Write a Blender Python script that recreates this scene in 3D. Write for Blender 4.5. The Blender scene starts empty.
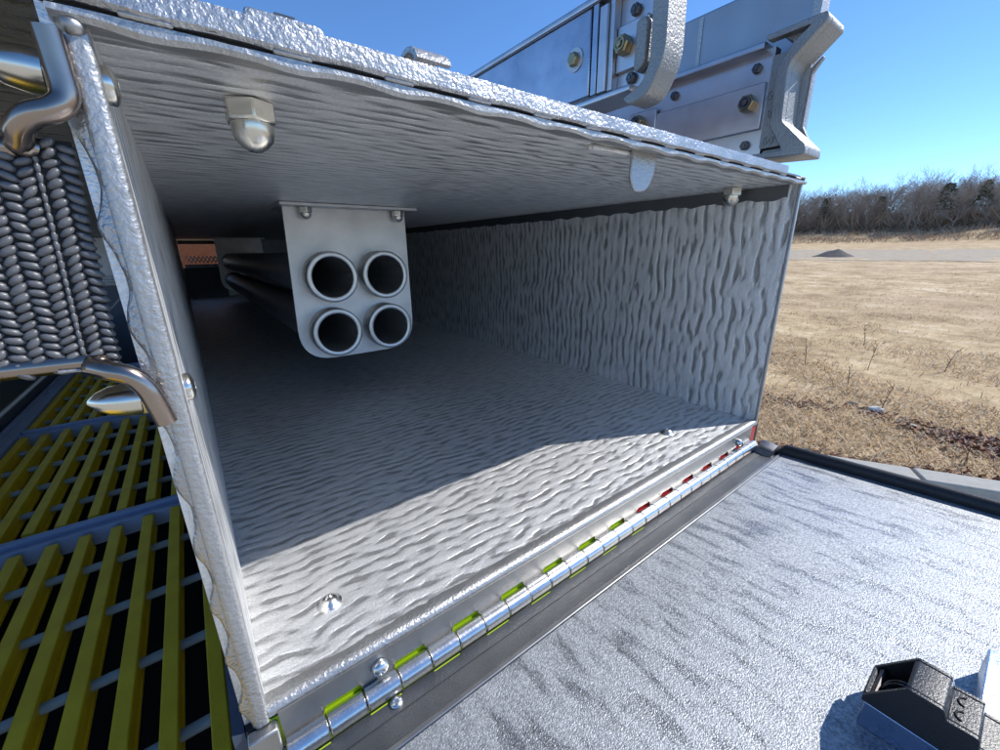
import bpy, bmesh, math, random
from mathutils import Vector, Matrix, noise
R = math.radians
random.seed(7)
scene = bpy.context.scene
C = scene.collection

# ------------------------------------------------------------------ camera, sky, sun, exposure
S = 0.2            # metres per layout unit (camera stands one unit in front of the compartment mouth)
HC = 1.8           # height of the layout origin above the ground
cam_d = bpy.data.cameras.new('camera'); cam = bpy.data.objects.new('camera', cam_d); C.objects.link(cam)
cam_d.sensor_width = 36.0; cam_d.lens = 402 / 1000 * 36
cam_d.clip_start = 0.01; cam_d.clip_end = 6000
right = Vector((0.79725725, -0.60348734, -0.01356124))
up = Vector((0.1900955, 0.22968258, 0.95452062))
back = -Vector((0.57292633, 0.76357641, -0.29783633))
m3 = Matrix((right, up, back)).transposed()
cam.matrix_world = Matrix.Translation((0, 0, HC)) @ m3.to_4x4()
scene.camera = cam

SUN = Vector((1.41, -0.66, 1.50)).normalized()        # towards the sun
w = bpy.data.worlds.new('World'); scene.world = w; w.use_nodes = True
nt = w.node_tree; bg = nt.nodes['Background']
sky = nt.nodes.new('ShaderNodeTexSky'); sky.sky_type = 'NISHITA'; sky.sun_disc = False
sky.sun_elevation = math.asin(SUN.z); sky.sun_rotation = math.atan2(SUN.x, SUN.y)
sky.air_density = 0.8; sky.dust_density = 0.0; sky.ozone_density = 5.0; sky.altitude = 1500
hs = nt.nodes.new('ShaderNodeHueSaturation'); hs.inputs['Saturation'].default_value = 1.10
nt.links.new(sky.outputs[0], hs.inputs['Color']); nt.links.new(hs.outputs[0], bg.inputs[0]); bg.inputs[1].default_value = 0.15
sl = bpy.data.lights.new('sun', 'SUN'); sl.energy = 3.1; sl.angle = R(0.53); sl.color = (1, 0.965, 0.91)
so = bpy.data.objects.new('sun', sl); C.objects.link(so)
so.rotation_euler = (-SUN).to_track_quat('-Z', 'Y').to_euler(); so.location = (3, -2, 6)
vs = scene.view_settings; vs.view_transform = 'Standard'; vs.look = 'None'; vs.gamma = 1; vs.use_curve_mapping = False
vs.exposure = 0.7

# ------------------------------------------------------------------ materials
def new_mat(name):
    m = bpy.data.materials.new(name); m.use_nodes = True
    return m, m.node_tree, m.node_tree.nodes['Principled BSDF']
def nd(t, kind, **kw):
    n = t.nodes.new(kind)
    for k, v in kw.items():
        if k in n.inputs.keys(): n.inputs[k].default_value = v
        else: setattr(n, k, v)
    return n
def ramp(t, src, stops):
    r = t.nodes.new('ShaderNodeValToRGB'); t.links.new(src, r.inputs[0])
    el = r.color_ramp.elements
    while len(el) < len(stops): el.new(0.5)
    for e, (p, c) in zip(el, stops):
        e.position = p; e.color = (c, c, c, 1) if not isinstance(c, tuple) else (*c, 1)
    return r.outputs[0]
def coords(t, scale=(1, 1, 1), rot=(0, 0, 0), kind='Object', warp=0, warp_scale=3):
    tc = t.nodes.new('ShaderNodeTexCoord'); out = tc.outputs[kind]
    if warp:
        n = nd(t, 'ShaderNodeTexNoise', Scale=warp_scale, Detail=2.0); t.links.new(out, n.inputs['Vector'])
        s = nd(t, 'ShaderNodeVectorMath', operation='SUBTRACT'); t.links.new(n.outputs['Color'], s.inputs[0]); s.inputs[1].default_value = (.5, .5, .5)
        k = nd(t, 'ShaderNodeVectorMath', operation='SCALE'); t.links.new(s.outputs[0], k.inputs[0]); k.inputs['Scale'].default_value = warp
        a = nd(t, 'ShaderNodeVectorMath', operation='ADD'); t.links.new(out, a.inputs[0]); t.links.new(k.outputs[0], a.inputs[1]); out = a.outputs[0]
    mp = t.nodes.new('ShaderNodeMapping'); mp.inputs['Scale'].default_value = scale; mp.inputs['Rotation'].default_value = rot
    t.links.new(out, mp.inputs[0]); return mp.outputs[0]
def noise_tex(t, vec, scale, detail=3.0, rough=0.5):
    n = nd(t, 'ShaderNodeTexNoise', Scale=scale, Detail=detail, Roughness=rough); t.links.new(vec, n.inputs['Vector']); return n.outputs['Fac']
def bump(t, h, strength, dist, normal=None):
    b = nd(t, 'ShaderNodeBump', Strength=strength, Distance=dist); t.links.new(h, b.inputs['Height'])
    if normal is not None: t.links.new(normal, b.inputs['Normal'])
    return b.outputs[0]
def math_n(t, op, a, b):
    n = nd(t, 'ShaderNodeMath', operation=op)
    for i, v in enumerate((a, b)):
        if hasattr(v, 'links'): t.links.new(v, n.inputs[i])
        else: n.inputs[i].default_value = v
    return n.outputs[0]
def mixc(t, fac, a, b):
    n = t.nodes.new('ShaderNodeMix'); n.data_type = 'RGBA'
    for k, v in ((0, fac), (6, a), (7, b)):
        if hasattr(v, 'links'): t.links.new(v, n.inputs[k])
        else: n.inputs[k].default_value = v if k == 0 else (*v, 1)
    return n.outputs[2]

def streaked(name, scale, lo, hi, r_lo, r_hi, bs=0.5, bd=0.002, tint=(1, 1, 1), grain=900, warp=.006, gw=.45, metallic=.72, speck=700, sw=0, wave=0, wob_scale=(8, 8, 8)):
    """rolled / orbital finished aluminium: wavy streaks along one axis"""
    m, t, p = new_mat(name); p.inputs['Metallic'].default_value = metallic
    v = coords(t, scale, warp=warp, warp_scale=30)
    s1 = noise_tex(t, v, 1.0, 1.5, 0.45)
    if wave:
        tc2 = t.nodes.new('ShaderNodeTexCoord'); sep = t.nodes.new('ShaderNodeSeparateXYZ'); t.links.new(tc2.outputs['Object'], sep.inputs[0])
        wob = noise_tex(t, coords(t, wob_scale), 1.0, 2.0, .5)
        ph = math_n(t, 'ADD', math_n(t, 'MULTIPLY', sep.outputs['Y'], 6.2832 * U / wave), math_n(t, 'MULTIPLY', wob, 13.0))
        wv_ = math_n(t, 'ADD', math_n(t, 'MULTIPLY', math_n(t, 'SINE', ph, 0.0), 0.5), 0.5)
        s1 = math_n(t, 'ADD', math_n(t, 'MULTIPLY', s1, 0.80), math_n(t, 'MULTIPLY', wv_, 0.20))
    st = ramp(t, s1, [(0.34, 0.0), (0.47, 0.75), (0.62, 1.0)])
    v2 = coords(t); big = noise_tex(t, v2, 5.0, 3.0); g = noise_tex(t, v2, grain, 2.0)
    sp = ramp(t, noise_tex(t, v2, speck, 1.0), [(0.35, 0.0), (0.65, 1.0)])
    f = math_n(t, 'ADD', math_n(t, 'MULTIPLY', st, 0.62 - .35 * sw), math_n(t, 'ADD', math_n(t, 'MULTIPLY', big, 0.22), math_n(t, 'MULTIPLY', sp, .2 + .3 * sw)))
    col = mixc(t, f, tuple(lo * k for k in tint), tuple(hi * k for k in tint)); t.links.new(col, p.inputs['Base Color'])
    rg = math_n(t, 'ADD', math_n(t, 'MULTIPLY', st, r_hi - r_lo), r_lo); t.links.new(rg, p.inputs['Roughness'])
    h = math_n(t, 'ADD', st, math_n(t, 'MULTIPLY', g, gw))
    t.links.new(bump(t, h, bs, bd), p.inputs['Normal'])
    return m
def metal(name, col, rough, grain=0, gs=400, bd=0.0006, vary=0.25, metallic=1.0, dirt=3):
    m, t, p = new_mat(name); p.inputs['Metallic'].default_value = metallic
    v = coords(t); n = noise_tex(t, v, 30, 4.0)
    c = mixc(t, n, tuple(k * (1 - vary) for k in col), tuple(min(1, k * (1 + vary * .6)) for k in col)); t.links.new(c, p.inputs['Base Color'])
    n2 = noise_tex(t, v, 60, 3.0)
    t.links.new(math_n(t, 'ADD', math_n(t, 'MULTIPLY', n2, 0.22), rough - 0.11), p.inputs['Roughness'])
    if grain:
        g = noise_tex(t, v, gs, 2.0); t.links.new(bump(t, g, grain, bd), p.inputs['Normal'])
    return m
def plain(name, col, rough=0.6, vary=0.2, sc=40, grain=0.0, gs=400, bd=0.001):
    m, t, p = new_mat(name); v = coords(t); n = noise_tex(t, v, sc, 4.0)
    c = mixc(t, n, tuple(k * (1 - vary) for k in col), tuple(min(1, k * (1 + vary)) for k in col)); t.links.new(c, p.inputs['Base Color'])
    p.inputs['Roughness'].default_value = rough
    if grain: t.links.new(bump(t, noise_tex(t, v, gs, 2.0), grain, bd), p.inputs['Normal'])
    return m

U = 1 / S
M = {}
M['floor'] = streaked('streaked_aluminium_floor', (10.0 * U, 28.0 * U, 1), 0.42, 0.92, 0.34, 0.54, 0.9, 0.0008, (1, 1, .99), wave=.054, wob_scale=(5 * U, 1.5 * U, 1))
M['ceiling'] = streaked('streaked_aluminium_ceiling', (8.0 * U, 30.0 * U, 1), 0.44, 1.0, 0.32, 0.54, 0.9, 0.0010, (1, .995, .975), wave=.056, wob_scale=(4 * U, 1.5 * U, 1))
M['wall'] = streaked('streaked_aluminium_wall', (1, 22.0 * U, 6.5 * U), 0.30, 1.0, 0.34, 0.56, 0.9, 0.0009, (1, 1, .985), wave=.064, wob_scale=(1, 1.5 * U, 4.5 * U))
M['door'] = streaked('grained_aluminium_door', (22.0 * U, 5.0 * U, 1), 0.15, 0.60, 0.38, 0.56, 0.6, 0.0005, (.92, .96, 1), 1200, .012, 1.8, .75, 620, .9)
M['hem'] = metal('bright_worn_aluminium', (.46, .457, .45), 0.46, 0.6, 520, .0010, metallic=.8)
M['tread'] = metal('tread_plate', (.46, .46, .465), 0.42, 0.7, 520, 0.0012, metallic=.85)
M['band'] = metal('grey_speckled_aluminium', (.19, .195, .20), 0.50, 0.6, 1500, 0.0004)
M['leaf'] = metal('satin_steel', (.38, .375, .365), 0.46, 0.15, 900)
M['chrome'] = metal('polished_steel', (.72, .71, .69), 0.26, .3, 700, .0003, vary=.2)
M['plate'] = metal('mill_aluminium', (.62, .62, .61), 0.45, 0.25, 900, vary=.42, metallic=.85)
M['nut'] = metal('nickel', (.68, .65, .58), 0.24, 0, vary=.15)
M['brass'] = metal('yellow_zinc', (.44, .34, .19), 0.34, 0, vary=.3)
M['darkmetal'] = metal('dark_screw_steel', (.16, .15, .15), 0.4)
M['tube'] = metal('dull_tube', (.34, .35, .39), 0.42, metallic=.7)
M['bore'] = metal('tube_bore', (.55, .55, .55), 0.4, .5, 300, metallic=.8)
M['tuberim'] = metal('tube_rim', (.6, .6, .58), 0.35)
M['rail'] = metal('ladder_aluminium', (.62, .59, .59), 0.36, 0.12, 900, vary=.3)
M['railblue'] = metal('ladder_plate', (.50, .52, .58), 0.30, 0.1, 600, vary=.35)
M['cast'] = metal('cast_aluminium', (.36, .35, .33), 0.52, 1.0, 520, 0.0010, vary=.35, metallic=.75)
M['rubber'] = plain('black_rubber', (.022, .022, .024), 0.5, .3, 30, .3, 900)
M['blackplastic'] = plain('black_plastic', (.02, .02, .022), 0.36, .2, 60, .5, 1300, .0004)
M['web'] = plain('black_webbing', (.12, .12, .125), 0.36, .5, 300)
M['webback'] = plain('webbing_base', (.012, .012, .014), 0.8)
M['yellow'] = plain('yellow_fibreglass', (1.0, .58, .012), 0.55, .28, 25, .6, 700, .0006)
M['rod'] = plain('grey_green_rod', (.28, .34, .35), 0.55, .3, 60)
M['blue'] = plain('blue_painted_steel', (.30, .38, .55), 0.4, .15, 20)
M['navy'] = plain('dark_blue_panel', (.045, .065, .10), 0.45, .2, 8)
M['greyp'] = metal('grey_panel', (.35, .38, .42), 0.5)
M['black'] = plain('black_undercoat_and_shade', (.012, .012, .014), 0.8)  # black parts, and painted shade in the lip gap and door notches
M['hiyel'] = plain('lime_reflective_tape', (.42, .62, .01), 0.35, .1)
M['hired'] = plain('red_reflective_tape', (.55, .02, .02), 0.35, .1)
M['rust'] = plain('rust_brown', (.15, .045, .012), 0.6, .6, 60)
M['white'] = plain('white_mesh', (.7, .7, .7), 0.5)

# ------------------------------------------------------------------ helpers (layout units in, metres out)
def P(x, y, z): return Vector((S * x, S * y, HC + S * z))
def tag(o, label=None, cat=None, group=None, kind=None):
    for k, v in (('label', label), ('category', cat), ('group', group), ('kind', kind)):
        if v: o[k] = v
    return o
def empty(name, loc, label=None, cat=None, group=None):
    o = bpy.data.objects.new(name, None); o.empty_display_size = .05; C.objects.link(o); o.location = loc
    return tag(o, label, cat, group)
def origin(o):
    v = Vector((0, 0, 0))
    while o: v = v + o.location; o = o.parent
    return v
def finish(me, smooth):
    if smooth is not None:
        me.polygons.foreach_set('use_smooth', [True] * len(me.polygons)); me.set_sharp_from_angle(angle=R(smooth))
def build(name, bm, mat, parent=None, smooth=35, bevel=0, seg=2, metres=False, label=None, cat=None, group=None, kind=None):
    """one mesh object from a bmesh laid out in units (or metres)"""
    if not metres:
        for v in bm.verts: v.co = v.co * S + Vector((0, 0, HC))
    base = origin(parent) if parent else None
    xs = [v.co for v in bm.verts]
    lo = Vector((min(c.x for c in xs), min(c.y for c in xs), min(c.z for c in xs))); hi = Vector((max(c.x for c in xs), max(c.y for c in xs), max(c.z for c in xs)))
    org = Vector(((lo.x + hi.x) / 2, (lo.y + hi.y) / 2, lo.z))
    for v in bm.verts: v.co -= org
    bmesh.ops.recalc_face_normals(bm, faces=bm.faces)
    me = bpy.data.meshes.new(name); bm.to_mesh(me); bm.free(); finish(me, smooth)
    me.materials.append(mat)
    o = bpy.data.objects.new(name, me); C.objects.link(o)
    o.location = org - base if base else org
    if parent: o.parent = parent
    if bevel:
        b = o.modifiers.new('bevel', 'BEVEL'); b.width = bevel * S; b.segments = seg; b.limit_method = 'ANGLE'; b.angle_limit = R(40); b.harden_normals = False
    return tag(o, label, cat, group, kind)
def copy_at(src, loc_units, parent, rot=None):
    o = src.copy(); C.objects.link(o); o.parent = parent
    o.location = P(*loc_units) - origin(parent)
    if rot: o.rotation_euler = rot
    return o
def BM(): return bmesh.new()
def box(bm, x0, x1, y0, y1, z0, z1):
    v = [bm.verts.new((x, y, z)) for z in (z0, z1) for y in (y0, y1) for x in (x0, x1)]
    for f in ((0, 2, 3, 1), (4, 5, 7, 6), (0, 1, 5, 4), (2, 6, 7, 3), (0, 4, 6, 2), (1, 3, 7, 5)): bm.faces.new([v[i] for i in f])
    return v
def prism(bm, pts, axis, a0, a1):
    """pts in the plane across axis ('x': (y,z), 'y': (x,z), 'z': (x,y))"""
    def mk(p, a): return {'x': (a, p[0], p[1]), 'y': (p[0], a, p[1]), 'z': (p[0], p[1], a)}[axis]
    A = [bm.verts.new(mk(p, a0)) for p in pts]; B = [bm.verts.new(mk(p, a1)) for p in pts]
    n = len(pts); bm.faces.new(A); bm.faces.new(B[::-1])
    for i in range(n): bm.faces.new((A[i], A[(i + 1) % n], B[(i + 1) % n], B[i]))
def frame_of(d):
    d = d.normalized(); a = Vector((0, 0, 1)) if abs(d.z) < .9 else Vector((1, 0, 0))
    u = d.cross(a).normalized(); return u, d.cross(u)
def tube(bm, pts, r, seg=10, cap=True):
    pts = [Vector(p) for p in pts]; rs = r if isinstance(r, (list, tuple)) else [r] * len(pts)
    rings = []; u = None
    for i, p in enumerate(pts):
        d = (pts[min(i + 1, len(pts) - 1)] - pts[max(i - 1, 0)]).normalized()
        if u is None: u, w_ = frame_of(d)
        else:
            u = (u - d * u.dot(d)).normalized(); w_ = d.cross(u)
        rings.append([bm.verts.new(p + (u * math.cos(2 * math.pi * k / seg) + w_ * math.sin(2 * math.pi * k / seg)) * rs[i]) for k in range(seg)])
    for a, b in zip(rings, rings[1:]):
        for k in range(seg): bm.faces.new((a[k], a[(k + 1) % seg], b[(k + 1) % seg], b[k]))
    if cap: bm.faces.new(rings[0][::-1]); bm.faces.new(rings[-1])
def lathe(bm, o, d, prof, seg=16):
    """prof: (distance along d, radius)"""
    o = Vector(o); d = Vector(d).normalized(); tube_pts = [o + d * h for h, r in prof]
    u, w_ = frame_of(d); rings = []
    for h, r in prof:
        rings.append([bm.verts.new(o + d * h + (u * math.cos(2 * math.pi * k / seg) + w_ * math.sin(2 * math.pi * k / seg)) * max(r, 1e-4)) for k in range(seg)])
    for a, b in zip(rings, rings[1:]):
        for k in range(seg): bm.faces.new((a[k], a[(k + 1) % seg], b[(k + 1) % seg], b[k]))
    bm.faces.new(rings[0][::-1]); bm.faces.new(rings[-1])
def smooth_path(pts, n=6):
    pts = [Vector(p) for p in pts]; out = []
    for i in range(len(pts) - 1):
        p0 = pts[max(i - 1, 0)]; p1 = pts[i]; p2 = pts[i + 1]; p3 = pts[min(i + 2, len(pts) - 1)]
        for k in range(n):
            t = k / n
            out.append(.5 * ((2 * p1) + (p2 - p0) * t + (2 * p0 - 5 * p1 + 4 * p2 - p3) * t * t + (-p0 + 3 * p1 - 3 * p2 + p3) * t ** 3))
    return out + [pts[-1]]
def rounded(pts, r, n=5):
    """round the corners of a 2-D polygon"""
    out = []; N = len(pts); rr = r if isinstance(r, list) else [r] * N
    for i in range(N):
        a = Vector(pts[i - 1]).to_2d(); b = Vector(pts[i]).to_2d(); c = Vector(pts[(i + 1) % N]).to_2d()
        if rr[i] <= 0: out.append(tuple(b)); continue
        da = (a - b); dc = (c - b); q = min(rr[i], da.length * .45, dc.length * .45); da.normalize(); dc.normalize()
        s, e = b + da * q, b + dc * q
        for k in range(n + 1):
            t = k / n; out.append(tuple(s * (1 - t) ** 2 + b * 2 * t * (1 - t) + e * t * t))
    return out
def acorn(name, o, d, r, hh, dh, parent, mat, washer=0):
    """hexagon nut with a domed cap"""
    bm = BM(); lathe(bm, o, d, [(0, r * 1.1), (hh * .08, r * 1.15), (hh * .9, r * 1.15), (hh, r * 1.02)], 6)
    p = build(name, bm, mat, parent, smooth=20, bevel=r * .08)
    bm = BM(); o2 = Vector(o) + Vector(d).normalized() * hh * .98
    lathe(bm, o2, d, [(0, r * .93), (dh * .3, r * .93), (dh * .6, r * .82), (dh * .82, r * .56), (dh * .95, r * .28), (dh, r * .04)], 18)
    build('cap', bm, mat, p, smooth=50)
    if washer:
        bm = BM(); lathe(bm, o, -Vector(d), [(-.0005, washer), (r * .12, washer)], 20); build('washer', bm, mat, p)
    return p
def dome_bolt(name, o, d, r, h, parent, mat, flange=0):
    bm = BM(); f = flange or r
    prof = [(0, f), (h * .12, f * .99)]
    if flange: prof += [(h * .3, r * 1.15)]
    prof += [(h * .5, r), (h * .75, r * .85), (h * .92, r * .58), (h, r * .40), (h * .88, r * .36), (h * .72, r * .30), (h * .72, .0005)]
    lathe(bm, o, d, prof, 20); return build(name, bm, mat, parent, smooth=50)
def hexbolt(name, o, d, r, h, parent, mat, washer=0, core=True):
    bm = BM(); lathe(bm, o, d, [(0, r), (h * .85, r), (h, r * .88)], 6); p = build(name, bm, mat, parent, smooth=20, bevel=r * .06)
    o2 = Vector(o) + Vector(d).normalized() * h
    if core:
        bm = BM(); lathe(bm, o2, d, [(-h * .1, r * .74), (h * .18, r * .70), (h * .18, r * .5), (h * .06, r * .46), (h * .06, r * .36), (h * .3, r * .34), (h * .32, .001)], 16)
        build('threaded_end', bm, M['darkmetal'] if core == 2 else mat, p)
    if washer:
        bm = BM(); lathe(bm, o, -Vector(d), [(-.0005 - h * .15, washer), (.004, washer)], 24); build('washer', bm, M['plate'], p)
    return p

# ------------------------------------------------------------------ the setting: terrain, kerb, pavement, gravel, bank
def smoothstep(a, b, x):
    t = max(0, min(1, (x - a) / (b - a))); return t * t * (3 - 2 * t)
def kerb_x(y): return 4.16 - .553 * y
def terrain(x, y):
    d = math.hypot(x, y) if x > 0 else 0
    h = 2.0 * (max(0, min(d, 150) - 20) / 130) ** 1.3
    off = x - kerb_x(max(-40, min(40, y)))
    k = smoothstep(.15, 1.2, off) * (1 - smoothstep(120, 150, d)) 
    h += k * (.05 * noise.noise((x * .35, y * .35, 0)) + .035 * noise.noise((x * 1.3, y * 1.3, 4)) + .016 * noise.noise((x * 5, y * 5, 9)))
    h += smoothstep(.15, .5, off) * .07
    b = smoothstep(142, 170, d + 3 * noise.noise((x * .03, y * .05, 2)))
    h += b * (3.6 + 1.0 * noise.noise((x * .05, y * .06, 7)) + .5 * noise.noise((x * .2, y * .25, 3)))
    return h
def lines(segs):
    out = []
    for a, b, n in segs: out += [a + (b - a) * i / n for i in range(n)]
    return out + [segs[-1][1]]
xs = lines([(-2500, -60, 6), (-60, 3, 10), (3, 12, 90), (12, 30, 90), (30, 70, 60), (70, 130, 30), (130, 200, 70), (200, 300, 6), (300, 2500, 5)])
ys = lines([(-2500, -80, 6), (-80, -12, 20), (-12, -3, 30), (-3, 12, 120), (12, 40, 70), (40, 110, 50), (110, 2500, 6)])
bm = BM(); g = [[bm.verts.new((x, y, terrain(x, y))) for x in xs] for y in ys]
for j in range(len(ys) - 1):
    for i in range(len(xs) - 1): bm.faces.new((g[j][i], g[j][i + 1], g[j + 1][i + 1], g[j + 1][i]))
m, t, p = new_mat('dry_field'); v = coords(t, kind='Object')
geo = t.nodes.new('ShaderNodeNewGeometry'); pos = geo.outputs['Position']
a = noise_tex(t, pos, .55, 5, .62); b = noise_tex(t, pos, 3.2, 6, .68); c = noise_tex(t, pos, 28, 4, .7); big = noise_tex(t, pos, .09, 3)
f = math_n(t, 'ADD', math_n(t, 'ADD', math_n(t, 'MULTIPLY', a, .46), math_n(t, 'MULTIPLY', b, .34)), math_n(t, 'MULTIPLY', c, .20))
soil = ramp(t, f, [(.38, (.21, .135, .07)), (.46, (.42, .295, .15)), (.525, (.55, .405, .22)), (.60, (.73, .585, .38))])
soil = mixc(t, ramp(t, big, [(.45, 0.0), (.62, .5)]), soil, (.42, .28, .16))
t.links.new(soil, p.inputs['Base Color']); p.inputs['Roughness'].default_value = .95
hh = math_n(t, 'ADD', b, math_n(t, 'MULTIPLY', c, .35)); t.links.new(bump(t, hh, .7, .04), p.inputs['Normal'])
build('ground', bm, m, metres=True, kind='structure', smooth=180)

# pavement the truck stands on, and its gutter
bm = BM(); vs_ = [bm.verts.new(q) for q in ((-30, -40, .004), (kerb_x(-40) - .02, -40, .004), (kerb_x(40) - .02, 40, .004), (-30, 40, .004))]; bm.faces.new(vs_)
build('pavement', bm, plain('pale_concrete', (.46, .42, .34), .9, .2, 6, .5, 120, .003), metres=True, kind='structure')
kerb = empty('kerb', (kerb_x(0), 0, 0)); tag(kerb, kind='structure')
km = plain('kerb_concrete', (.40, .38, .33), .9, .22, 14, .8, 160, .003)
bm = BM(); box(bm, 0, .20, 0, 2.43, 0, .14); kp = build('kerb_stone', bm, km, kerb, metres=True, bevel=.06)
ang = math.atan(.553)
for i in range(-8, 3):
    o = kp if i == -8 else kp.copy()
    if i > -8: C.objects.link(o)
    o.parent = kerb; o.rotation_euler = (0, 0, ang); y = i * 2.45 * math.cos(ang) + 1.32
    o.location = (kerb_x(y) - kerb_x(0) + .108 + random.uniform(-.008, .008), y, -.002)

# grey gravel track across the field
gm = plain('grey_gravel', (.40, .33, .235), .95, .3, 1.2, .8, 30, .02)
bm = BM(); rows = []
for j in range(121):
    y = -30 + j * .9
    n = noise.noise((y * .08, 0, 5)); rows.append([bm.verts.new((x, y, terrain(x, y) + .02)) for x in (49 + 3 * n + .03 * y, 55, 62, 69, 77, 86 + 5 * n + .05 * y)])
for r0, r1 in zip(rows, rows[1:]):
    for i in range(5): bm.faces.new((r0[i], r0[i + 1], r1[i + 1], r1[i]))
build('gravel_track', bm, gm, metres=True, kind='structure', smooth=180)
# ------------------------------------------------------------------ ladder compartment
XL, XR, ZF, ZC, YB = -.05, 2.945, -1.16, .345, 14.0
comp = empty('ladder_compartment', P(1.45, 1.2, -1.2), 'open silver aluminium compartment with streaked walls and its door folded down', 'compartment')
bm = BM(); box(bm, XL - .03, XR + .018, .985, YB, ZF - .03, ZF); floor = build('floor', bm, M['floor'], comp)
bm = BM(); box(bm, XL - .03, XR + .018, .99, YB, ZC, ZC + .025); ceil = build('ceiling', bm, M['ceiling'], comp)
bm = BM(); box(bm, XL - .028, XL, 1.0, YB, ZF + .001, ZC - .001); lwall = build('left_wall', bm, M['wall'], comp)
bm = BM(); box(bm, XR, XR + .016, .995, YB, ZF + .001, ZC - .001); rwall = build('right_wall', bm, M['wall'], comp)
bm = BM(); box(bm, .86, XR + .01, YB + .001, YB + .05, ZF - .02, ZC + .02); bwall = build('back_wall', bm, M['greyp'], comp)
bm = BM(); box(bm, XL - .02, .859, YB + .001, YB + .05, ZF - .02, -.36); build('lower_panel', bm, M['navy'], bwall)
bm = BM(); box(bm, XL - .02, .859, YB + .001, YB + .05, .25, ZC + .02); build('upper_panel', bm, M['navy'], bwall)  # opening left between the panels, added to let daylight onto the vent plate
# right wall: bright front edge and the angle under the ceiling
bm = BM(); box(bm, XR - .004, XR + .02, .978, .994, ZF - .03, ZC + .02); build('front_edge', bm, M['hem'], rwall, bevel=.004)
bm = BM()
N = 120
prev = None
for i in range(N + 1):
    y = 1.04 + (i / N) ** 1.6 * 9; z = ZC - .075 + .007 * math.sin(y * 26) + .004 * math.sin(y * 61)
    cur = [bm.verts.new((XR - .004, y, ZC - .001)), bm.verts.new((XR - .004, y, z)), bm.verts.new((XR - .0002, y, z - .003))]
    if prev: bm.faces.new((prev[0], cur[0], cur[1], prev[1])); bm.faces.new((prev[1], cur[1], cur[2], prev[2]))
    prev = cur
build('angle_strip', bm, M['band'], rwall, smooth=30)
# left wall: folded hem with the wavy edge of the outer tread plate behind it
bm = BM(); prism(bm, rounded([(XL - .034, .972), (XL + .001, .972), (XL + .001, .999), (XL - .034, .999)], .012, 4), 'z', ZF - .03, ZC - .02); build('hem', bm, M['hem'], lwall, smooth=50)
bm = BM(); prev = None; N = 150
for i in range(N + 1):
    z = ZF - .03 + (ZC - .02 - ZF + .03) * i / N
    wv = .5 + .5 * math.sin(z * 2 * math.pi / .165); wv = wv ** 1.6
    x = XL - .038 - .017 * wv + .003 * noise.noise((z * 30, 0, 0)); y = .984 + .006 * wv
    cur = [bm.verts.new(q) for q in ((XL - .031, .978, z), (x + .006, y - .007, z), (x, y, z), (x + .001, y + .012, z), (XL - .040, y + .02, z))]
    if prev:
        for k in range(4): bm.faces.new((prev[k], cur[k], cur[k + 1], prev[k + 1]))
    prev = cur
build('tread_edge', bm, M['tread'], lwall, smooth=60)
bm = BM(); box(bm, XL - .055, XL - .030, 1.004, YB, ZF - .03, ZC + .02); build('outer_skin', bm, M['ceiling'], lwall)
# floor front: bright rolled bead with an uneven inner edge
bm = BM(); prev = None; N = 220
for i in range(N + 1):
    x = XL + (XR - XL) * i / N
    o_ = .004 * noise.noise((x * 9, 3, 0)) + .003 * noise.noise((x * 40, 5, 0))
    cur = [bm.verts.new(q) for q in ((x, 1.035 + o_ * 2, ZF + .0005), (x, 1.018 + o_, ZF + .006), (x, .998, ZF + .009), (x, .983, ZF + .006), (x, .976, ZF - .004), (x, .976, ZF - .02))]
    if prev:
        for k in range(5): bm.faces.new((prev[k], cur[k], cur[k + 1], prev[k + 1]))
    prev = cur
build('front_bead', bm, M['hem'], floor, smooth=60)
# ceiling front: scalloped hem, slotted gap, tread plate above
lip = None
def wavy_strip(name, prof, x0, x1, per, amp_rows, mat, parent, N=420):
    bm = BM(); prev = None
    for i in range(N + 1):
        x = x0 + (x1 - x0) * i / N; wv = (.5 + .5 * math.cos((x - .03) * 2 * math.pi / per)) ** 1.5
        cur = []
        for (y, z), (ay, az) in zip(prof, amp_rows):
            j = .0015 * noise.noise((x * 22, y * 50, z * 50))
            cur.append(bm.verts.new((x, y + ay * wv + j, z + az * wv + j)))
        if prev:
            for k in range(len(prof) - 1): bm.faces.new((prev[k], cur[k], cur[k + 1], prev[k + 1]))
        prev = cur
    return build(name, bm, mat, parent, smooth=25)
XT = 2.64
lip = wavy_strip('ceiling_hem', [(1.03, ZC - .0008), (.985, ZC - .006), (.968, ZC - .009), (.960, ZC - .002), (.960, ZC + .006), (.985, ZC + .0075)],
                 XL - .04, XR + .02, .215, [(0, 0), (.02, .0), (.0, -.007), (0, -.007), (0, 0), (0, 0)], M['hem'], ceil)
tread = wavy_strip('tread_lip', [(.985, ZC + .0165), (.960, ZC + .0150), (.953, ZC + .021), (.952, ZC + .044), (.953, ZC + .056), (.975, ZC + .060), (1.06, ZC + .062)],
                   XL - .04, XT, .215, [(0, -.002), (0, -.004), (-.002, -.002), (0, 0), (0, 0), (0, 0), (0, 0)], M['tread'], ceil)
wavy_strip('tread_lip', [(.990, ZC + .0225), (.968, ZC + .0215), (.966, ZC + .025), (.968, ZC + .030), (.99, ZC + .036), (1.06, ZC + .037)],
           XT, XR + .02, .215, [(0, -.002), (0, -.004), (-.002, -.002), (0, 0), (0, 0), (0, 0)], M['tread'], ceil, 60)
bm = BM(); box(bm, XL - .03, XR + .01, .972, .992, ZC + .009, ZC + .022); build('gap_shade', bm, M['black'], ceil)  # black strip standing in for the shade inside the slots
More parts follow.
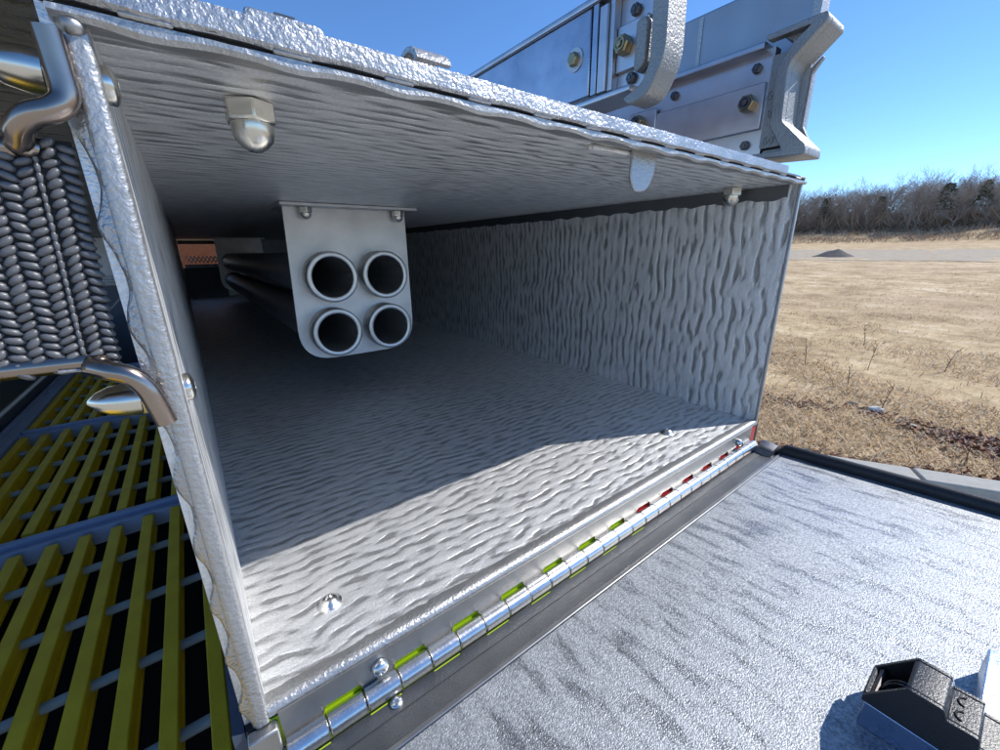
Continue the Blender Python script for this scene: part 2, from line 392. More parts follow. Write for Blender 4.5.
bm = BM(); box(bm, -.01, .06, .955, .971, ZC + .0075, ZC + .0175); tabp = build('lip_contact', bm, M['hem'], ceil, bevel=.005)
for i in range(1, 14):
    o = tabp.copy(); C.objects.link(o); o.parent = ceil; o.location = tabp.location + Vector((S * .215 * i, 0, 0))
bm = BM(); box(bm, XL - .05, XR + .02, 1.07, YB, ZC + .0255, ZC + .035); build('top_sheet', bm, M['tread'], ceil)
bm = BM(); box(bm, XL - .05, XR + .01, .99, 1.07, ZC + .0253, ZC + .034); build('top_backing', bm, M['black'], ceil)
# weld blob in the top left corner
bm = BM(); bmesh.ops.create_icosphere(bm, subdivisions=3, radius=.016)
for v in bm.verts:
    v.co *= 1 + .35 * noise.noise(v.co * 40); v.co += Vector((XL - .02, .975, ZC - .012))
build('weld', bm, M['leaf'], lwall, smooth=60)

# ceiling nuts, wall and floor bolts
acorn('acorn_nut', (.195, 1.25, ZC), (0, 0, -1), .050, .048, .062, comp, M['nut'])
acorn('acorn_nut', (2.80, 1.30, ZC), (0, 0, -1), .050, .048, .06, comp, M['nut'])
for y, z in ((1.07, -.275), (1.05, .278)): dome_bolt('bolt', (XL, y, z), (1, 0, 0), .030, .018, comp, M['nut'])
dome_bolt('bolt', (.178, 1.237, ZF), (0, 0, 1), .028, .024, comp, M['chrome'], .040)
dome_bolt('bolt', (2.305, 1.261, ZF), (0, 0, 1), .030, .026, comp, M['chrome'], .044)
# hanging catch tab on the ceiling
bm = BM(); prism(bm, rounded([(1.405, ZC + .003), (1.40, .25), (1.43, .205), (1.51, .21), (1.55, .27), (1.56, ZC + .003)], [0, .04, .05, .05, .05, 0], 5), 'y', 1.03, 1.042)
tabo = build('catch_tab', bm, M['hem'], comp, bevel=.004)
bm = BM(); box(bm, 1.20, 1.562, 1.0425, 1.075, ZC - .016, ZC - .001); build('foot', bm, M['ceiling'], tabo, bevel=.006)

# vent grille; rusty plate set beyond the added opening to catch the sun
vent = build('vent_plate', (lambda b: (box(b, -.1, 1.0, YB + .98, YB + 1.02, -.6, .42), b)[1])(BM()), M['rust'], comp, bevel=.01)
for i in range(8):
    for s in (-1, 1):
        bm = BM(); x = .06 + i * .09
        tube(bm, [(x, YB + .02, -.24 if s > 0 else -.06), (x + .11, YB + .02, -.06 if s > 0 else -.24)], .014, 5); build('mesh_strand', bm, M['white'], vent)
bm = BM(); box(bm, .0, .78, YB - .05, YB - .001, -.36, -.27); build('ledge', bm, M['greyp'], vent)

# ------------------------------------------------------------------ piano hinge and door
hinge = empty('hinge', P(1.4, .95, -1.30) - comp.location); hinge.parent = comp
YH, ZH, RH = .945, -1.292, .032
PITCH = .107
NK = 27
x_start = XL + .02
bm = BM(); pts = [(x_start + .0, ZF - .012), (x_start + NK * PITCH, ZF - .012)]
leafpts = []
for i in range(NK - 1, -1, -1):
    a, b = x_start + i * PITCH + .003, x_start + (i + 1) * PITCH - .003
    zz = ZH + .02 if i % 2 == 0 else ZH + .044
    leafpts += [(b, zz), (a, zz)]
prism(bm, pts + leafpts, 'y', .968, .974); build('leaf', bm, M['leaf'], hinge, smooth=30)
tape_edge = x_start + 14 * PITCH
bm = BM(); box(bm, XL, tape_edge, .978, .982, -1.50, ZF - .032); build('tape', bm, M['hiyel'], hinge)
bm = BM(); box(bm, tape_edge + .001, XR, .978, .982, -1.50, ZF - .032); build('tape', bm, M['hired'], hinge)
bm = BM(); lathe(bm, (0, YH, ZH), (1, 0, 0), [(.0015, RH * .86), (.005, RH), (PITCH - .005, RH), (PITCH - .0015, RH * .86)], 18)
kn = build('knuckle', bm, M['chrome'], hinge, smooth=40)
k0 = kn.location.copy()
for i in range(NK):
    o = kn if i == 0 else kn.copy()
    if i: C.objects.link(o); o.parent = hinge
    o.location = k0 + Vector((S * (x_start + i * PITCH), random.uniform(-.0002, .0002), random.uniform(-.0002, .0002)))
bm = BM(); tube(bm, [(x_start - .01, YH, ZH), (x_start + NK * PITCH + .012, YH, ZH)], RH * .5, 10); build('pin', bm, M['darkmetal'], hinge)
dome_bolt('screw', (.243, .966, -1.222), (0, -1, .0), .026, .024, hinge, M['chrome'])
dome_bolt('screw', (2.66, .966, -1.222), (0, -1, 0), .024, .024, hinge, M['chrome'])
# door: slightly raised towards the camera
SL = .0606
door = empty('door', P(1.45, .9, -1.36) - comp.location); door.parent = comp
def dz(y): return -1.328 + SL * (.93 - y)
def slab(bm, x0, x1, y0, y1, h0, h1):
    vs = box(bm, x0, x1, y0, y1, 0, 1)
    for v in vs: v.co.z = dz(v.co.y) + (h1 if v.co.z > .5 else h0)
DX0, DX1, DY = -.02, 2.90, -.62
bm = BM(); slab(bm, DX0, DX1 + .05, DY, .925, -.09, -.012); build('door_back', bm, M['band'], door)
bm = BM(); prism(bm, [(DX0, .932), (DX1 - .02, .932), (DX1 + .02, .925), (DX1 + .045, .90), (DX1 + .045, .800), (DX0, .800)], 'z', 0, 1)
for v in bm.verts: v.co.z = dz(v.co.y) + (.0 if v.co.z > .5 else -.03)
build('hinge_rail', bm, M['band'], door, bevel=.004)
leafpts = []
for i in range(NK):
    a, b = x_start + i * PITCH + .003, x_start + (i + 1) * PITCH - .003
    yy = .922 if i % 2 else .9165
    leafpts += [(a, yy), (b, yy)]
bm = BM(); prism(bm, leafpts + [(x_start + NK * PITCH, .872), (x_start, .872)], 'z', 0, 1)
for v in bm.verts: v.co.z = dz(v.co.y) + (.0035 if v.co.z > .5 else .0008)
build('leaf', bm, M['band'], door, smooth=30)
for i in range(0, 26, 2):
    bm = BM(); box(bm, x_start + i * PITCH + .004, x_start + (i + 1) * PITCH - .004, .9170, .9215, dz(.92) + .0006, dz(.92) + .0016)
    build('tape', bm, M['hiyel'] if i < 15 else M['black'], door)  # tape's reflection and shade in the notches, put into the strip colours
dome_bolt('screw', (.262, .902, dz(.902) + .003), (0, 0, 1), .020, .012, door, M['chrome'])
bm = BM(); slab(bm, DX0, DX1, .777, .796, -.03, .014); build('trim', bm, M['leaf'], door, bevel=.004)
bm = BM(); slab(bm, DX0, DX1, DY, .776, -.03, .010); build('panel', bm, M['door'], door, bevel=.003)
# rubber bulb seal on the right edge
bm = BM(); prof = rounded([(DX1 - .012, .0), (DX1 - .022, .045), (DX1 + .006, .078), (DX1 + .05, .064), (DX1 + .056, .0)], [0, .02, .03, .03, 0], 5)
A = []; 
for y in (DY, -.3, .0, .3, .6, .775, .805, .82):
    k = 1.0 if y < .79 else .45
    A.append([bm.verts.new((x, y, dz(y) + h * k)) for x, h in prof])
for a, b in zip(A, A[1:]):
    for i in range(len(prof) - 1): bm.faces.new((a[i], a[i + 1], b[i + 1], b[i]))
bm.faces.new(A[0]); bm.faces.new(A[-1][::-1])
build('rubber_seal', bm, M['rubber'], door, smooth=60)
bm = BM(); prof = rounded([(DX1 - .09, .0), (DX1 - .07, .05), (DX1 + .01, .07), (DX1 + .05, .05), (DX1 + .052, .0)], [0, .03, .03, .02, 0], 4)
A = [[bm.verts.new((x, y, dz(y) + h * k)) for x, h in prof] for y, k in ((.935, .3), (.925, .8), (.90, 1), (.85, .9), (.815, .75))]
for a, b in zip(A, A[1:]):
    for i in range(len(prof) - 1): bm.faces.new((a[i], a[i + 1], b[i + 1], b[i]))
bm.faces.new(A[0]); bm.faces.new(A[-1][::-1])
build('corner_cap', bm, M['band'], door, smooth=60)

# latch on the door
latch = empty('latch', P(1.3, -.1, dz(-.1) + .01) - origin(door)); latch.parent = door
LX0, LX1 = 1.236, 1.372
bm = BM(); prism(bm, [(.034, dz(.03) + .0104), (.034, -1.178), (-.062, -1.178), (-.34, -1.178), (-.34, dz(-.34) + .0104)], 'x', LX0 + .004, LX1 + .02); build('bracket', bm, metal('blue_steel', (.36, .44, .62), .28), latch, bevel=.003)
side = [(.040, -1.176), (.040, -1.160), (-.029, -1.060), (-.092, -1.060), (-.100, -1.084), (-.152, -1.082), (-.156, -1.11), (-.30, -1.11), (-.30, -1.176)]
bm = BM(); prism(bm, rounded(side, [0, 0, .006, .008, 0, .006, .004, 0, 0], 3), 'x', LX0, LX0 + .012); build('housing_side', bm, M['blackplastic'], latch, bevel=.002)
bm = BM(); prism(bm, rounded(side, [0, 0, .006, .008, 0, .006, .004, 0, 0], 3), 'x', LX1 - .012, LX1); build('housing_side', bm, M['blackplastic'], latch, bevel=.002)
bm = BM(); prism(bm, rounded([(-.024, -1.067), (-.030, -1.0605), (-.092, -1.0605), (-.100, -1.0845), (-.152, -1.0825), (-.156, -1.1105), (-.298, -1.1105), (-.298, -1.174), (-.05, -1.174), (-.05, -1.08)], [0, .004, .008, 0, .006, .003, 0, 0, 0, 0], 3), 'x', LX0 + .0125, LX1 - .0125); build('housing_top', bm, M['blackplastic'], latch, bevel=.003)
bm = BM(); box(bm, LX0 + .0125, LX1 - .0125, .028, .041, -1.176, -1.155); build('housing_end', bm, M['blackplastic'], latch, bevel=.003)
bm = BM(); box(bm, LX0 + .0125, LX1 - .0125, -.0495, .0275, -1.176, -1.170); build('housing_floor', bm, M['black'], latch)
for xx in (.055, .067):
    bm = BM(); pth = [(LX0 + xx, .012 - .040 * (1 - math.cos(a)), -1.166 + .062 * math.sin(a)) for a in [i * math.pi / 16 for i in range(13)]]
    tube(bm, pth, .0035, 6); build('spring', bm, M['darkmetal'], latch)
bm = BM(); tube(bm, [(LX0 + .02, .022, -1.16), (LX1 - .02, .020, -1.15)], .007, 8); build('striker_pin', bm, M['darkmetal'], latch)
for xx in (.042, .092):
    bm = BM(); pth = [(LX0 + xx + .015 * math.cos(a), -.122 + .012 * math.sin(a), -1.0825) for a in [math.pi * (.0 + i / 8) for i in range(9)]]
    tube(bm, pth, .0022, 5); build('snap_mark', bm, M['black'], latch)
bm = BM(); prism(bm, rounded([(1.39, dz(-.16) + .0105), (1.39, -1.155), (1.70, -1.155), (1.70, dz(-.16) + .0105)], [0, .01, .01, 0], 3), 'y', -.60, -.152)
build('strike_plate', bm, metal('pale_blue_plate', (.62, .70, .82), .34, .4, 700), latch, bevel=.004)
# ------------------------------------------------------------------ tube rack
rack = empty('tube_rack', P(1.08, 3.43, ZC - .02), 'silver plates holding four long dark tubes under the compartment ceiling', 'rack')
YP = 3.43
TX = [(.885, -.185), (1.305, -.185), (.87, -.612), (1.305, -.612)]
def holder(y, th, parent, name='mounting_plate'):
    pts = rounded([(.635, ZC - .028), (1.575, ZC - .028), (1.575, -.84), (.60, -.84)], [0, 0, .26, .26], 8)
    bm = BM(); ed = []
    loops = [pts] + [[(x + (RI + .004) * math.cos(2 * math.pi * k / 28), z + (RI + .004) * math.sin(2 * math.pi * k / 28)) for k in range(28)] for x, z in TX]
    for lp in loops:
        vv = [bm.verts.new((px, y, pz)) for px, pz in lp]; ed += [bm.edges.new((vv[i], vv[(i + 1) % len(vv)])) for i in range(len(vv))]
    bmesh.ops.triangle_fill(bm, use_beauty=True, use_dissolve=False, edges=ed)
    ex = bmesh.ops.extrude_face_region(bm, geom=bm.faces[:])
    for v in ex['geom']:
        if isinstance(v, bmesh.types.BMVert): v.co.y += th
    return build(name, bm, M['plate'], parent)
RO, RI = .190, .150
pl = holder(YP, .03, rack)
bm = BM(); box(bm, .60, 1.645, YP - .11, YP + .36, ZC - .0275, ZC - .0015); build('top_flange', bm, M['plate'], rack, bevel=.006)
for x in (.775, 1.49): acorn('acorn_nut', (x, YP - .058, ZC - .0275), (0, 0, -1), .042, .045, .045, rack, M['nut'])
pl2 = holder(11.6, .04, rack, 'rear_plate')
bm = BM(); box(bm, .60, 1.645, 11.5, 11.9, ZC - .0275, ZC - .0015); build('rear_flange', bm, M['plate'], rack)
RO, RI = .190, .150
for x, z in TX:
    bm = BM(); lathe(bm, (x, YP + .05, z), (0, 1, 0), [(0, RO - .005), (8.9, RO - .005)], 28)
    for f in [f for f in bm.faces if len(f.verts) > 4]: bm.faces.remove(f)
    tb = build('tube', bm, M['tube'], rack, smooth=40)
    bm = BM(); prof = [(YP - .145, RI), (YP - .152, RI + .006), (YP - .152, RO - .006), (YP - .145, RO), (YP + .05, RO), (YP + .05, RI)]
    rings = []
    for y, r in prof: rings.append([bm.verts.new((x + r * math.cos(2 * math.pi * k / 32), y, z + r * math.sin(2 * math.pi * k / 32))) for k in range(32)])
    for a, b in zip(rings, rings[1:] + rings[:1]):
        for k in range(32): bm.faces.new((a[k], a[(k + 1) % 32], b[(k + 1) % 32], b[k]))
    build('rim', bm, M['tuberim'], tb, smooth=50)
    bm = BM(); rings = []
    for y in (YP - .144, 11.4): rings.append([bm.verts.new((x + RI * math.cos(2 * math.pi * k / 28), y, z + RI * math.sin(2 * math.pi * k / 28))) for k in range(28)])
    for k in range(28): bm.faces.new((rings[0][k], rings[0][(k + 1) % 28], rings[1][(k + 1) % 28], rings[1][k]))
    bm.faces.new(rings[1]); build('bore', bm, M['bore'], tb, smooth=40)

# ------------------------------------------------------------------ tabs on the compartment roof
for (x0, x1, lab) in ((.19, .345, 'thin bright metal tab standing on the roof edge nearest the strap'),):
    bm = BM(); prism(bm, rounded([(x0, ZC + .066), (x0, ZC + .128), (x1, ZC + .128), (x1, ZC + .066)], [0, .01, .02, 0], 3), 'y', 1.09, 1.105)
    t_ = build('roof_tab', bm, M['tread'], bevel=.003, label=lab, cat='tab')
    bm = BM(); box(bm, x0 + .06, x0 + .10, 1.1055, 1.14, ZC + .10, ZC + .138); build('stud', bm, M['darkmetal'], t_)
bm = BM(); tube(bm, [(x, 1.13 - .0 * x, ZC + .066 + .0) for x in (.20, .74)], .012, 8); build('roof_rod', bm, M['tread'], label='slim bright rod lying along the compartment roof edge', cat='rod')
bm = BM(); pth = [(0, 1.10 + .06 * math.cos(a), ZC + .095 + .046 * math.sin(a)) for a in [R(-120 + 24 * i) for i in range(13)]]
pr = [(p_[1], p_[2]) for p_ in pth] + [(1.10 + .045 * math.cos(a), ZC + .095 + .034 * math.sin(a)) for a in [R(-120 + 24 * i) for i in range(12, -1, -1)]]
prism(bm, pr, 'x', .545, .64); build('roof_loop', bm, M['hem'], label='small rolled metal loop on the roof edge ahead of the ladders', cat='loop', smooth=40)

# ------------------------------------------------------------------ ladders on the roof
def text_part(name, body, size, mtx, mat, parent):
    cu = bpy.data.curves.new(name, 'FONT'); cu.body = body; cu.size = size * S; cu.extrude = .006 * S; cu.align_x = 'CENTER'; cu.align_y = 'CENTER'; cu.resolution_u = 2
    tmp = bpy.data.objects.new(name, cu); C.objects.link(tmp); dg = bpy.context.evaluated_depsgraph_get()
    me = bpy.data.meshes.new_from_object(tmp.evaluated_get(dg)); bpy.data.objects.remove(tmp)
    o = bpy.data.objects.new(name, me); C.objects.link(o); me.materials.append(mat); o.parent = parent
    mm = mtx.copy(); loc = P(*mm.translation) - origin(parent); mm.translation = loc; o.matrix_local = mm
    return o
lad = empty('ladder', P(2.9, 2, .45), 'grey ladder beam ending in the large flared casting on the compartment roof', 'ladder')
Y0, Y1 = 1.165, 13
bm = BM(); box(bm, 2.775, 2.84, Y0, Y1, .475, 1.03); web = build('web', bm, M['rail'], lad)
bm = BM(); prism(bm, rounded([(2.70, 1.012), (2.70, 1.045), (2.90, 1.045), (2.90, 1.012)], .006, 3), 'y', Y0 + .03, Y1); build('top_flange', bm, M['rail'], lad)
bm = BM(); prism(bm, rounded([(2.72, .455), (2.72, .478), (2.90, .478), (2.90, .455)], .006, 3), 'y', Y0 + .02, Y1); build('bottom_flange', bm, M['rail'], lad)
bm = BM(); box(bm, 2.752, 2.776, Y0 + .015, 2.15, .635, .868); cp = build('cover_plate', bm, M['rail'], lad, bevel=.005)
bm = BM(); box(bm, 2.742, 2.754, 1.85, 2.06, .70, .905); build('pad_plate', bm, M['rail'], lad, bevel=.006)
hexbolt('nut', (2.752, 1.252, .772), (-1, 0, 0), .046, .055, lad, M['brass'], core=2)
hexbolt('nut', (2.742, 1.975, .835), (-1, 0, 0), .046, .055, lad, M['brass'], core=2)
for y, z in ((1.245, .948), (1.25, .565), (1.74, .945)): hexbolt('screw', (2.774, y, z), (-1, 0, 0), .026, .022, lad, M['darkmetal'], core=True)
# dark board standing behind the beam
bm = BM(); box(bm, 2.95, 3.0, 1.06, 4.0, .50, 1.42); brd = build('back_board', bm, M['greyp'], lad, bevel=.008)
bm = BM(); prism(bm, rounded([(1.035, .50), (1.035, 1.27), (1.06, 1.43), (1.075, 1.43), (1.075, .5)], [0, .05, .02, 0, 0], 4), 'x', 2.92, 3.02); build('end_strip', bm, M['hem'], brd)
bm = BM(); box(bm, 2.945, 2.9495, 1.70, 1.725, .5, 1.40); build('seam', bm, M['tread'], brd)
# end casting: flared arm, stem and foot
out = [(1.20, 1.073), (.930, 1.085), (.920, 1.049), (1.052, .925), (1.066, .886), (1.056, .662), (1.050, .637), (.920, .503), (.916, .458), (1.20, .474), (1.19, .500), (1.03, .497), (1.11, .63), (1.12, .90), (1.06, 1.00), (.99, 1.052), (1.19, 1.045)]
casting = None
bm = BM(); prism(bm, rounded(out, .012, 2), 'x', 2.712, 2.7650); casting = build('end_casting', bm, M['cast'], lad, bevel=.007)
inner = [(1.16, 1.060), (.930, 1.075), (.926, 1.048), (1.060, .920), (1.074, .886), (1.066, .662), (1.060, .640), (.930, .500), (.926, .466), (1.16, .482)]
bm = BM(); prism(bm, rounded([(1.15, 1.072), (.930, 1.085), (.920, 1.049), (1.052, .925), (1.066, .886), (1.056, .662), (1.050, .637), (.920, .503), (.916, .458), (1.15, .472), (1.15, .52), (1.05, .52), (1.13, .63), (1.14, .90), (1.08, 1.02)], .010, 2), 'x', 2.7655, 2.95)
body = build('casting_body', bm, M['cast'], lad, bevel=.006)
bm = BM(); prism(bm, rounded([(1.04, .92), (1.04, .62), (.99, .56), (.985, .565), (1.025, .64), (1.025, .90), (.985, .96), (.99, .965)], .004, 2), 'x', 2.93, 2.96); build('edge_rib', bm, M['cast'], lad)
bm = BM(); prism(bm, rounded([(1.165, .98), (1.08, .98), (1.105, .90), (1.105, .63), (1.06, .53), (1.165, .53)], .01, 2), 'x', 2.755, 2.7745); build('stem_face', bm, M['cast'], lad)
mx = Matrix(((0, 0, -1), (-1, 0, 0), (0, 1, 0))).to_4x4()
for body_t, y, z, sz in (('65', 1.138, .79, .062), ('8', 1.138, .70, .05), ('60', 1.125, .565, .06)):
    mm = mx.copy(); mm.translation = Vector((2.7545, y, z)); text_part('raised_number', body_t, sz, mm, M['cast'], lad)

lad2 = empty('ladder', P(2.0, 2, .75), 'smaller ladder beam with thick rounded end shoe, left of the flared one', 'ladder')
bm = BM(); box(bm, 1.915, 2.0, 1.35, 12.5, .745, 1.165); build('web', bm, M['rail'], lad2)
bm = BM(); prism(bm, rounded([(1.845, 1.148), (1.845, 1.178), (2.03, 1.178), (2.03, 1.148)], .006, 3), 'y', 1.40, 12.5); build('top_flange', bm, M['rail'], lad2)
bm = BM(); prism(bm, rounded([(1.84, .715), (1.84, .742), (2.03, .742), (2.03, .715)], .006, 3), 'y', 1.40, 12.5); build('bottom_flange', bm, M['rail'], lad2)
bm = BM(); box(bm, 1.862, 1.914, 1.675, 4.6, .765, 1.146); build('side_plate', bm, M['railblue'], lad2, bevel=.006)
bm = BM(); box(bm, 1.858, 1.914, 1.625, 1.660, .760, 1.147); build('channel_flange', bm, M['railblue'], lad2, bevel=.003)
bm = BM(); box(bm, 1.850, 1.914, 1.56, 1.61, .755, 1.12); build('channel_flange', bm, M['rail'], lad2, bevel=.004)
bm = BM(); box(bm, 1.866, 1.914, 1.53, 1.558, .755, 1.147); build('channel_flange', bm, M['rail'], lad2, bevel=.003)
bm = BM(); box(bm, 1.892, 1.9145, 1.36, 1.528, .825, 1.018); build('cover_plate', bm, M['rail'], lad2, bevel=.004)
hexbolt('bolt', (1.861, 1.775, .955), (-1, 0, 0), .034, .03, lad2, M['brass'], washer=.055, core=False)
hexbolt('nut', (1.891, 1.475, .925), (-1, 0, 0), .042, .045, lad2, M['brass'])
for z in (1.060, .788): hexbolt('screw', (1.913, 1.44, z), (-1, 0, 0), .026, .022, lad2, M['darkmetal'])
shoe = rounded([(1.315, 1.30), (1.24, 1.30), (1.225, .80), (1.30, .668), (1.405, .655), (1.435, .69), (1.335, .725), (1.300, .80)], [0, 0, .08, .09, .03, .01, .03, .02], 5)
bm = BM(); prism(bm, shoe, 'x', 1.842, 1.985); build('end_shoe', bm, M['cast'], lad2, bevel=.012)
bm = BM(); prism(bm, rounded([(1.405, 1.0), (1.345, 1.0), (1.345, .82), (1.385, .79), (1.405, .80)], .03, 4), 'x', 1.868, 1.914); build('shoe_boss', bm, M['cast'], lad2, bevel=.006)
bm = BM(); box(bm, 1.90, 2.04, 1.9, 12, .55, .7145); build('guide_rail', bm, M['rail'], lad2, bevel=.006)
bm = BM(); box(bm, 1.95, 2.752, 2.3, 2.5, .60, .70); build('guide_bracket', bm, M['rail'], lad2)
bm = BM(); box(bm, 1.92, 2.03, 2.6, 12, ZC + .036, .5495); build('rest_block', bm, M['black'], lad2)

# ------------------------------------------------------------------ strap, loops and acorn nuts at the left
strap = empty('webbing_strap', P(-.33, 1.0, -.2), 'black woven webbing strap stretched between two bent steel loops', 'strap')
def sx(z): return -.107 + (z - .178) / .368 * .021          # right edge
ZT, ZB = .176, -.192
bm = BM(); v4 = [bm.verts.new(q) for q in ((sx(ZT) - .004, 1.004, ZT), (sx(ZB) - .004, 1.004, ZB), (-.60, 1.004, ZB), (-.60, 1.004, ZT), (sx(ZT) - .004, 1.022, ZT), (sx(ZB) - .004, 1.022, ZB), (-.60, 1.022, ZB), (-.60, 1.022, ZT))]
for f in ((0, 1, 2, 3), (7, 6, 5, 4), (0, 4, 5, 1), (2, 6, 7, 3), (0, 3, 7, 4), (1, 5, 6, 2)): bm.faces.new([v4[i] for i in f])
build('strap_base', bm, M['webback'], strap)
me_t = BM(); bmesh.ops.create_uvsphere(me_t, u_segments=7, v_segments=5, radius=1)
tv = [v.co.copy() for v in me_t.verts]; tf = [[v.index for v in f.verts] for f in me_t.faces]; me_t.free()
V_, F_ = [], []
cw, rh = .0205, .0148
rows = int((ZT - ZB) / rh)
for c_ in range(23):
    cord = c_ == 2
    for r_ in range(rows + 1):
        z = ZB + (r_ + .5 * (c_ % 2)) * rh
        if z > ZT: continue
        x = sx(z) - .010 - cw * c_ + (.010 if c_ > 2 else .004 if c_ == 2 else 0)
        tl = 0 if cord else (.62 if c_ % 2 else -.45) + random.uniform(-.2, .2)
        a, b, dpt = (.0042, .0100, .006) if cord else (.0140, .0064, .0085)
        a *= random.uniform(.9, 1.1); b *= random.uniform(.88, 1.12)
        yb = 1.004 - random.uniform(0, .0015); o_ = len(V_); ca, sa = math.cos(tl), math.sin(tl)
        for q in tv:
            px, pz = q.x * a, q.z * b
            V_.append((S * (x + px * ca - pz * sa), S * (yb + q.y * dpt), HC + S * (z + px * sa + pz * ca)))
        F_ += [[i + o_ for i in f] for f in tf]
me = bpy.data.meshes.new('weave'); org = strap.location
me.from_pydata([(a - org.x, b - org.y, c - org.z) for a, b, c in V_], [], F_); finish(me, 180); me.materials.append(M['web'])
wv = bpy.data.objects.new('weave', me); C.objects.link(wv); wv.parent = strap; wv['kind'] = 'stuff'
bm = BM(); tube(bm, [(-.150, .994, ZB - .004), (-.21, .993, ZB + .0)], .003, 6); build('loose_thread', bm, M['hem'], strap)
bronze = metal('tinted_steel', (.34, .28, .24), 0.24, 0, vary=.25)
bm = BM(); tube(bm, smooth_path([(-.096, .962, .318), (-.095, .965, .27), (-.096, .965, .232), (-.112, .962, .212), (-.140, .965, .200), (-.158, .978, .185), (-.170, 1.000, .166), (-.20, 1.013, .160), (-.62, 1.013, .160)], 6), .0175, 14)
build('strap_loop', bm, bronze, label='upper bent steel loop holding the top of the black strap', cat='loop', smooth=60)
bm = BM(); tube(bm, smooth_path([(-.086, .968, -.312), (-.092, .966, -.275), (-.100, .965, -.240), (-.116, .966, -.212), (-.142, .972, -.198), (-.165, .990, -.190), (-.19, 1.010, -.182), (-.62, 1.013, -.180)], 6), .0175, 14)
build('strap_loop', bm, bronze, label='lower bent steel loop holding the bottom of the black strap', cat='loop', smooth=60)
for z, lab in ((.290, 'long domed nut behind the upper strap loop'), (-.295, 'bullet-shaped domed nut under the lower strap loop')):
    bm = BM(); lathe(bm, (-.080, 1.10, z), (-1, 0, .1), [(0, .036), (.045, .036), (.046, .033)], 6); o = build('acorn_nut', bm, M['nut'], smooth=20, bevel=.003, label=lab, cat='nut')
    bm = BM(); lathe(bm, (-.126, 1.10, z + .004), (-1, 0, .1), [(0, .034), (.02, .035), (.05, .030), (.07, .019), (.082, .006), (.084, .001)], 18); build('cap', bm, M['nut'], o, smooth=60)

# ------------------------------------------------------------------ grating platform and truck body at the left
ZG = -2.4
def grating(y0, y1, label):
    g_ = empty('floor_grating', P(-1.2, (y0 + y1) / 2, ZG - .2), label, 'grating', 'yellow gratings beside the compartment')
    L = y1 - y0; h = .014
    prof = rounded([(-.040, -.004), (-.034, 0), (.034, 0), (.040, -.004), (.042, -.035), (.034, -.045), (.034, -.125), (.040, -.135), (.040, -.16), (-.040, -.16), (-.040, -.135), (-.034, -.125), (-.034, -.045), (-.042, -.035)], 0)
    bm = BM(); prism(bm, [(x, ZG + z) for x, z in prof], 'y', y0, y1)
    first = build('bar', bm, M['yellow'], g_, smooth=20); l0 = first.location.copy()
    for i in range(10):
        o = first if i == 0 else first.copy()
        if i: C.objects.link(o); o.parent = g_
        o.location = l0 + Vector((S * (-.318 - .2135 * i + random.uniform(-.006, .006)), S * random.uniform(-.03, .03), 0))
    y = y1 - .46; first = None
    while y > y0 + .1:
        if first is None:
            bm = BM(); tube(bm, [(-.14, 0, 0), (-2.30, 0, 0)], .032, 10)
            for v in bm.verts: v.co += Vector((0, y, ZG - .085))
            first = build('rod', bm, M['rod'], g_, smooth=50); fy = y; fl = first.location.copy()
        else:
            o = first.copy(); C.objects.link(o); o.parent = g_; o.location = fl + Vector((0, S * (y - fy), 0))
        y -= .66
grating(.2, 4.69, 'near yellow slatted grating with round cross rods, at the lower left')
grating(5.02, 8.05, 'middle yellow slatted grating between the two blue cross beams')
grating(8.42, 12.0, 'farthest yellow slatted grating, seen beneath the lower strap loop')
fr = empty('grating_frame', P(-1.4, 6, ZG - .3), 'blue steel frame carrying the yellow gratings', 'frame')
def beam(y):
    bm = BM(); prism(bm, rounded([(y, ZG - .16), (y, ZG + .004), (y + .03, ZG + .004), (y + .03, ZG - .03), (y + .14, ZG - .03), (y + .14, ZG + .02), (y + .2, ZG + .02), (y + .2, ZG - .16)], .005, 2), 'x', -2.30, -.137)
    return build('cross_beam', bm, M['blue'], fr)
beam(4.74); beam(8.12); beam(12.05)
bm = BM(); prism(bm, rounded([(-2.50, ZG - .3), (-2.50, ZG + .06), (-2.46, ZG + .06), (-2.46, ZG + .02), (-2.31, ZG + .02), (-2.31, ZG - .3)], .008, 2), 'y', .2, 13.9); build('side_beam', bm, M['blue'], fr)
for y in (3.5, 7.2, 10.5): hexbolt('bolt', (-2.39, y, ZG + .02), (0, 0, 1), .045, .04, fr, M['blue'], core=False)

truck = empty('truck_body', P(-.6, 7, -5), 'dark blue truck body around the grating and beneath the compartment', 'truck body')
def panel(name, a, mat, bevel=0):
    bm = BM(); box(bm, *a); return build(name, bm, mat, truck, bevel=bevel)
panel('side_panel', (-.135, -.108, .99, 13.9, -6.5, ZF - .035), M['navy'])
panel('rear_panel', (-.105, 3.0, .984, 1.04, -6.5, ZF - .032), M['black'])
panel('corner_post', (-.105, -.035, .945, .983, -6.5, ZF - .035), M['leaf'], .006)
panel('hose_bed_side', (-2.62, -2.52, .9, 14, -6.5, -1.4), M['navy'])
panel('headboard', (-2.5, -.16, 13.92, 14.0, -6.5, -.74), M['navy'])
panel('headboard_top', (-2.5, -.11, 13.86, 13.98, -.735, .418), M['greyp'], .02)
for z in (-.70, -.62, -.54): panel('headboard_rail', (-2.5, -.10, 13.80, 13.855, z, z + .05), M['greyp'], .01)
panel('hose_bed_floor', (-2.515, -.175, .3, 13.9, -4.0, -3.95), M['black'])
panel('hose_bed_cover', (-2.7, XL - .058, 1.0, 14, .42, .44), streaked('streaked_dark_cover', (5.0 * U, 24.0 * U, 1), 0.05, 0.26, 0.25, 0.45, 0.9, 0.0020, metallic=.9))
panel('base', (-2.6, 3.0, 1.1, 14, -6.6, -6.52), M['black'])
